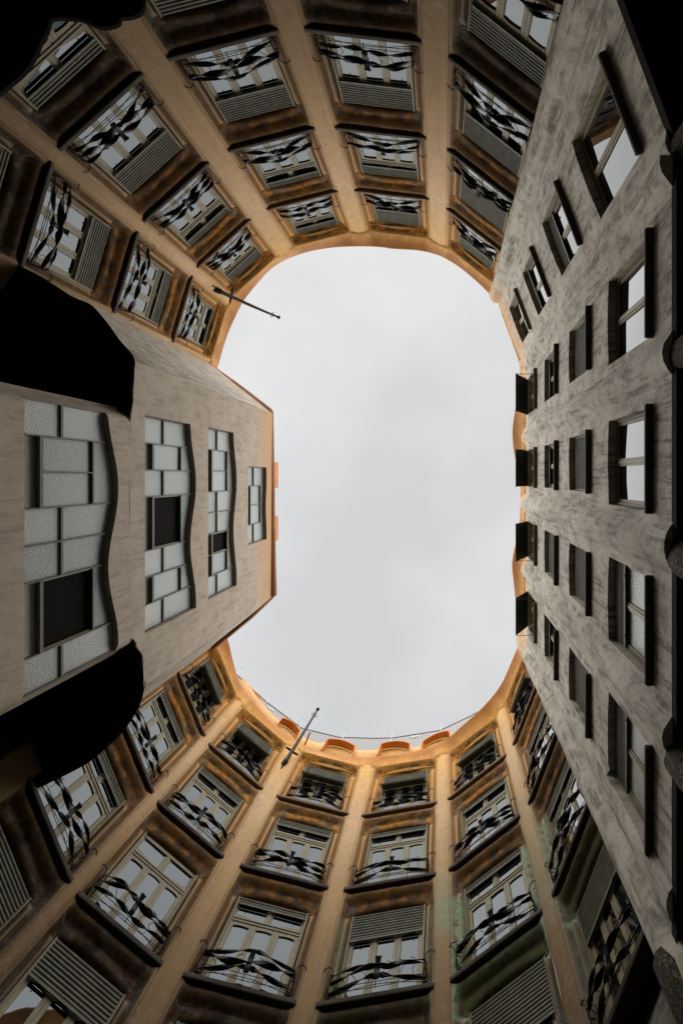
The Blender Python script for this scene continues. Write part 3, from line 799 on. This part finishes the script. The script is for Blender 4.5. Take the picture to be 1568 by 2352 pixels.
# overhanging slab under the upper part, seen as the black lobes
up = [(311, 836), (305, 815), (277, 783), (250, 745), (225, 715), (205, 697), (165, 680), (100, 638), (55, 615), (0, 590), (-40, 575)]
lo = [(-40, 1836), (0, 1832), (50, 1824), (90, 1809), (140, 1786), (200, 1754), (240, 1722), (280, 1684), (308, 1645), (325, 1610), (335, 1568)]
lo3 = [P(u, v, 12.44) for u, v in lo]; up3 = [P(u, v, 12.02) for u, v in up]
fr3 = [Vector((FX-(.02 if y > 4.3 or y < -1.3 else .2), y, zb(y))) for y in (5.5, 5.2, 4.9, 4.6, 4.4, 4.2, 4.1, 2, 0, -.88, -1.2, -1.45, -1.8, -2.1, -2.5, -2.8)]
rim = catmull(lo3, 3) + fr3 + catmull(up3, 3)
back = [Vector((-13.2, p.y*.97+.03, p.z)) for p in rim]
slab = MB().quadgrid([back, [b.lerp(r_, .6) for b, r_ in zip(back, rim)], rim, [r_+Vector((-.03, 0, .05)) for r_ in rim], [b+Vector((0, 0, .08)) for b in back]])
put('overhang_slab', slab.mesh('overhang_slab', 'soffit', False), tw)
# roof trim
trim = [P(u, v, 21.85) for u, v in ((445, 806), (470, 826), (545, 878), (622, 937), (628, 945), (629, 1000), (631, 1100), (632, 1200), (634, 1300), (636, 1366), (628, 1374), (580, 1420), (512, 1476), (470, 1510))]
rows = []
for dz, o in ((-.22, .12), (-.12, .03), (0, 0), (.08, .05), (.12, .3), (.14, 4.0)):
    rows.append([(p.x-o*(1 if 3 < i < 10 else .6), p.y+o*(.5 if i <= 3 else (-.5 if i >= 10 else 0))*(1 if o < 1 else .4), p.z+dz) for i, p in enumerate(trim)])
put('roof_trim', MB().quadgrid(rows).mesh('roof_trim', 'brown'), tw)
for (v0, v1) in ((1062, 1120), (1184, 1241)):
    a, b = P(633, v0, 22.6), P(638, v1, 22.6)
    m = MB().box(a.x-.5, a.x+.12, a.y, b.y, 21.9, 22.62); m.box(a.x-.5, a.x+.06, a.y+.06, b.y-.06, 21.8, 21.91)
    put('roof_vent', m.mesh('roof_vent', 'orange'), tw)

# ------------------------------------------------------------------ dark canopy over the stair, top left corner
cp = [(331, -20), (331, 0), (323, 27), (300, 38), (276, 41), (274, 50), (262, 58), (240, 62), (220, 60), (200, 50), (170, 42), (128, 41), (115, 46), (108, 70), (95, 92), (82, 123), (64, 154), (45, 175), (18, 197), (-40, 245)]
ZC = 6.2
poly = [(p.x, p.y) for p in catmull([P(u, v, ZC) for u, v in cp], 4)] + [(-11.3, -6.2), (-10.2, -8.7), (-8, -10.7), (-4.6, -11.6)]
cn = thing('entrance_canopy', 'black scalloped canopy over the stair in the top left corner', 'canopy', (-8, -8, GROUND))
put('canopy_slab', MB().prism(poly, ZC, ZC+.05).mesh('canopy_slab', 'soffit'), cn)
for x, y in ((-7.6, -8.2), (-9.2, -7.0)): put('canopy_post', MB().tube([(x, y, GROUND), (x, y, ZC)], .09, 10).mesh('canopy_post', 'iron'), cn)

# ------------------------------------------------------------------ roof-top things
def hood(u, v, ang, wd, lab, ze=24.0, hgt=.95, dep=.9):
    """dormer hood: mouth opens into the courtyard, rounded top, splayed cheeks"""
    p = P(u, v, ze); n = Vector((math.cos(ang), math.sin(ang), 0)); x = n.cross(Vector((0, 0, 1)))
    m = Matrix((x, n, Vector((0, 0, 1)))).transposed().to_4x4(); m.translation = Vector((p.x, p.y, ze-hgt/2))
    t = thing('roof_dormer', lab, 'dormer', m.translation, 'orange dormer hoods behind the roof edge')
    hw = wd/2; k = 12
    arc = [(-hw, -.25), (-hw*.9, hgt*.72)] + [(lerp(-hw*.86, hw*.86, i/k), hgt*.78+.22*hgt*(1-(2*i/k-1)**2)) for i in range(k+1)] + [(hw*.9, hgt*.72), (hw, -.25)]
    rows = [[(a*.9, b_*.9-dep*0, z) for a, z, b_ in [(q[0], q[1], 0) for q in arc]]]
    out = [(a, .0, z) for a, z in arc]; lip = [(a*.94, .0, z-.05) for a, z in arc]
    back = [(a*.80, -dep, z*.92-.1) for a, z in arc]; backo = [(a*.95, -dep, z-.02) for a, z in arc]
    put('hood_shell', MB().quadgrid([backo, out, lip, back]).mesh('hood_shell', 'orange', False), t, m)
    put('hood_dark_sheet', MB().prism([(q[0], q[2]) for q in back], 0, .02).mesh('hood_dark_sheet', 'void'), t, m @ T_((0, -dep+.05, 0)) @ Matrix(((1, 0, 0, 0), (0, 0, 1, 0), (0, 1, 0, 0), (0, 0, 0, 1))))
    q = [(lerp(-hw*.72, hw*.72, i/k), .02, .02+.16*(1-(2*i/k-1)**2)) for i in range(k+1)]
    put('hood_sill', MB().tube(q, .045, 6).mesh('hood_sill', 'yellow', True), t, m)
    return t
hood(581, 1601, math.atan2(-.62, .78), 1.5, 'orange dormer hood at the left end of the bottom roof edge')
hood(666, 1669, math.atan2(-.8, .6), 1.35, 'low orange dormer hood just left of the bottom flagpole')
hood(782, 1711, math.atan2(-.97, .25), 1.75, 'orange dormer hood just right of the bottom flagpole, third from the left')
hood(907, 1713, math.atan2(-1, -.02), 1.75, 'orange dormer hood right of the middle of the bottom roof edge, second from right')
hood(1000, 1696, math.atan2(-.92, -.38), 1.75, 'large orange dormer hood at the right end of the bottom roof edge')

fe = thing('safety_fence', 'chain-link safety fence with grey posts along the bottom roof terrace', 'fence', (P(780, 1694, 26).x, P(780, 1694, 26).y, 24.9))
top = [P(u, v, 26.2) for u, v in ((530, 1536), (544, 1550), (611, 1612), (693, 1673), (780, 1694), (861, 1696), (903, 1695), (1010, 1678), (1082, 1644), (1120, 1622))]
put('top_rail', MB().tube(top, .03, 6).mesh('top_rail', 'rail'), fe)
put('bottom_rail', MB().tube([p-Vector((0, 0, 1.25)) for p in top], .02, 6).mesh('bottom_rail', 'rail'), fe)
for a, b in zip(top, top[1:]):
    m = MB(); d = b-a; Ln = d.length; d.normalize(); hh = 1.25; st = .11
    i = -int(hh/st)
    while i*st < Ln:
        for sg in (1, -1):
            s0 = i*st if sg > 0 else i*st+hh; s1 = s0+sg*hh
            z0, z1 = 0, hh; pts = []
            for s, z in ((s0, z0), (s1, z1)): pts.append([s, z])
            (sa, za), (sb, zb) = pts
            if sa > sb: sa, za, sb, zb = sb, zb, sa, za
            if sb <= 0 or sa >= Ln: continue
            if sa < 0: za = lerp(za, zb, (0-sa)/(sb-sa)); sa = 0
            if sb > Ln: zb = lerp(za, zb, (Ln-sa)/(sb-sa)); sb = Ln
            A_ = a+d*sa-Vector((0, 0, hh-za)); B_ = a+d*sb-Vector((0, 0, hh-zb))
            m.tube([A_, B_], .0085, 3, False)
        i += 1
    put('mesh_panel', m.mesh('mesh_panel', 'wire'), fe)
for u, v in ((541, 1547), (612, 1613), (688, 1669), (787, 1694), (899, 1695), (1012, 1677)):
    p = P(u, v, 26.2); inn = (Vector((CENTER.x, CENTER.y, 0))-Vector((p.x, p.y, 0))).normalized()
    put('post', MB().tube([p-Vector((0, 0, 1.4))-inn*.05, p-Vector((0, 0, .1)), p+Vector((0, 0, .55))+inn*.02, p+Vector((0, 0, .68))+inn*.08], .035, 6).mesh('post', 'galv'), fe)
for u, v in ((622, 1628), (952, 1692)):
    p = P(u, v, 25.9); o = put('small_sign', MB().box(-.22, .22, -.02, .02, -.08, .08).mesh('small_sign', 'galv'), fe, T_(p) @ Matrix.Rotation(math.atan2(.7, 1) if u < 700 else math.atan2(-.22, 1), 4, 'Z'))
def turret(u, v, wd, lab):
    p = P(u, v, 28.5); p = Vector((p.x, p.y, 24.9))
    t = thing('roof_turret', lab, 'turret', p, 'turrets behind the fence')
    n = 14; rows = []
    for r, z in ((1, 0), (1, 2.9), (.8, 3.3), (.3, 3.75), (.02, 3.85)): rows.append([(wd*r*math.cos(2*math.pi*k/n)*(1+.1*math.cos(3*2*math.pi*k/n)), wd*r*math.sin(2*math.pi*k/n), z) for k in range(n)])
    put('turret_body', MB().quadgrid(rows, True).mesh('turret_body', 'tan', True), t, T_(p))
turret(742, 1713, .42, 'tan pointed roof turret behind the fence, left of the other turret')
turret(795, 1714, .36, 'tan roof turret behind the fence, right of the other turret')

def flagpole(base, tip, lab, bend):
    base, tip = Vector(base), Vector(tip); d = tip-base
    t = thing('flagpole', lab, 'flagpole', base, 'slanting flagpoles on the pilasters')
    n = 14; pts = [base+d*(i/n)+Vector((0, 0, bend))*math.sin(math.pi*i/n) for i in range(n+1)]
    put('pole', MB().tube(pts, [lerp(.10, .05, i/n) for i in range(n+1)], 8).mesh('pole', 'pole', True), t)
    put('tip_cap', MB().tube([tip-d.normalized()*.05, tip+d.normalized()*.04], .085, 10).mesh('tip_cap', 'iron'), t)
    c = base+d*.88+Vector((0, 0, bend*.35)); a = d.normalized().cross(Vector((0, 0, 1))).normalized(); b = d.normalized().cross(a)
    put('rope_ring', MB().tube([c+(a*math.cos(q)+b*math.sin(q))*.13 for q in [2*math.pi*k/16 for k in range(17)]], .014, 5).mesh('rope_ring', 'iron'), t)
    side = Vector((-d.y, d.x, 0)).normalized()
    m = MB()
    k0 = base+d*.22
    m.tube([k0-side*.34+Vector((0, 0, -.02)), k0-side*.2, k0, k0+side*.2, k0+side*.34+Vector((0, 0, .03))], [.03, .055, .035, .055, .03], 7)
    m.tube([base+Vector((0, 0, -.45))-side*.02, base+d*.24+Vector((0, 0, -.05))], .03, 6)
    m.tube([base+d*.24, base+d*.55+Vector((0, 0, bend*.6))], .025, 6)
    put('bracket', m.mesh('bracket', 'iron', True), t)
    put('wall_socket', MB().tube([base-d.normalized()*.25, base+d.normalized()*.18], [.15, .12], 10).mesh('wall_socket', 'iron'), t)
flagpole((-10.22, -8.5, 20.6), (-8.2, -8.03, 22.8), 'dark slanting flagpole on the pilaster left of the top roof edge', .12)
flagpole((-7.2, 13.02, 20.65), (-6.38, 11.86, 23.3), 'dark slanting flagpole rising from a pilaster at the bottom roof edge', 0)
a, b = P(833-1, 1568, 22), P(834, 1568, 22)
put('waterspout', MB().tube([P(698, 1703, 22.95)+Vector((.0, .25, .05)), P(712, 1682, 23.3)], .045, 7).mesh('waterspout', 'brown'), fb)
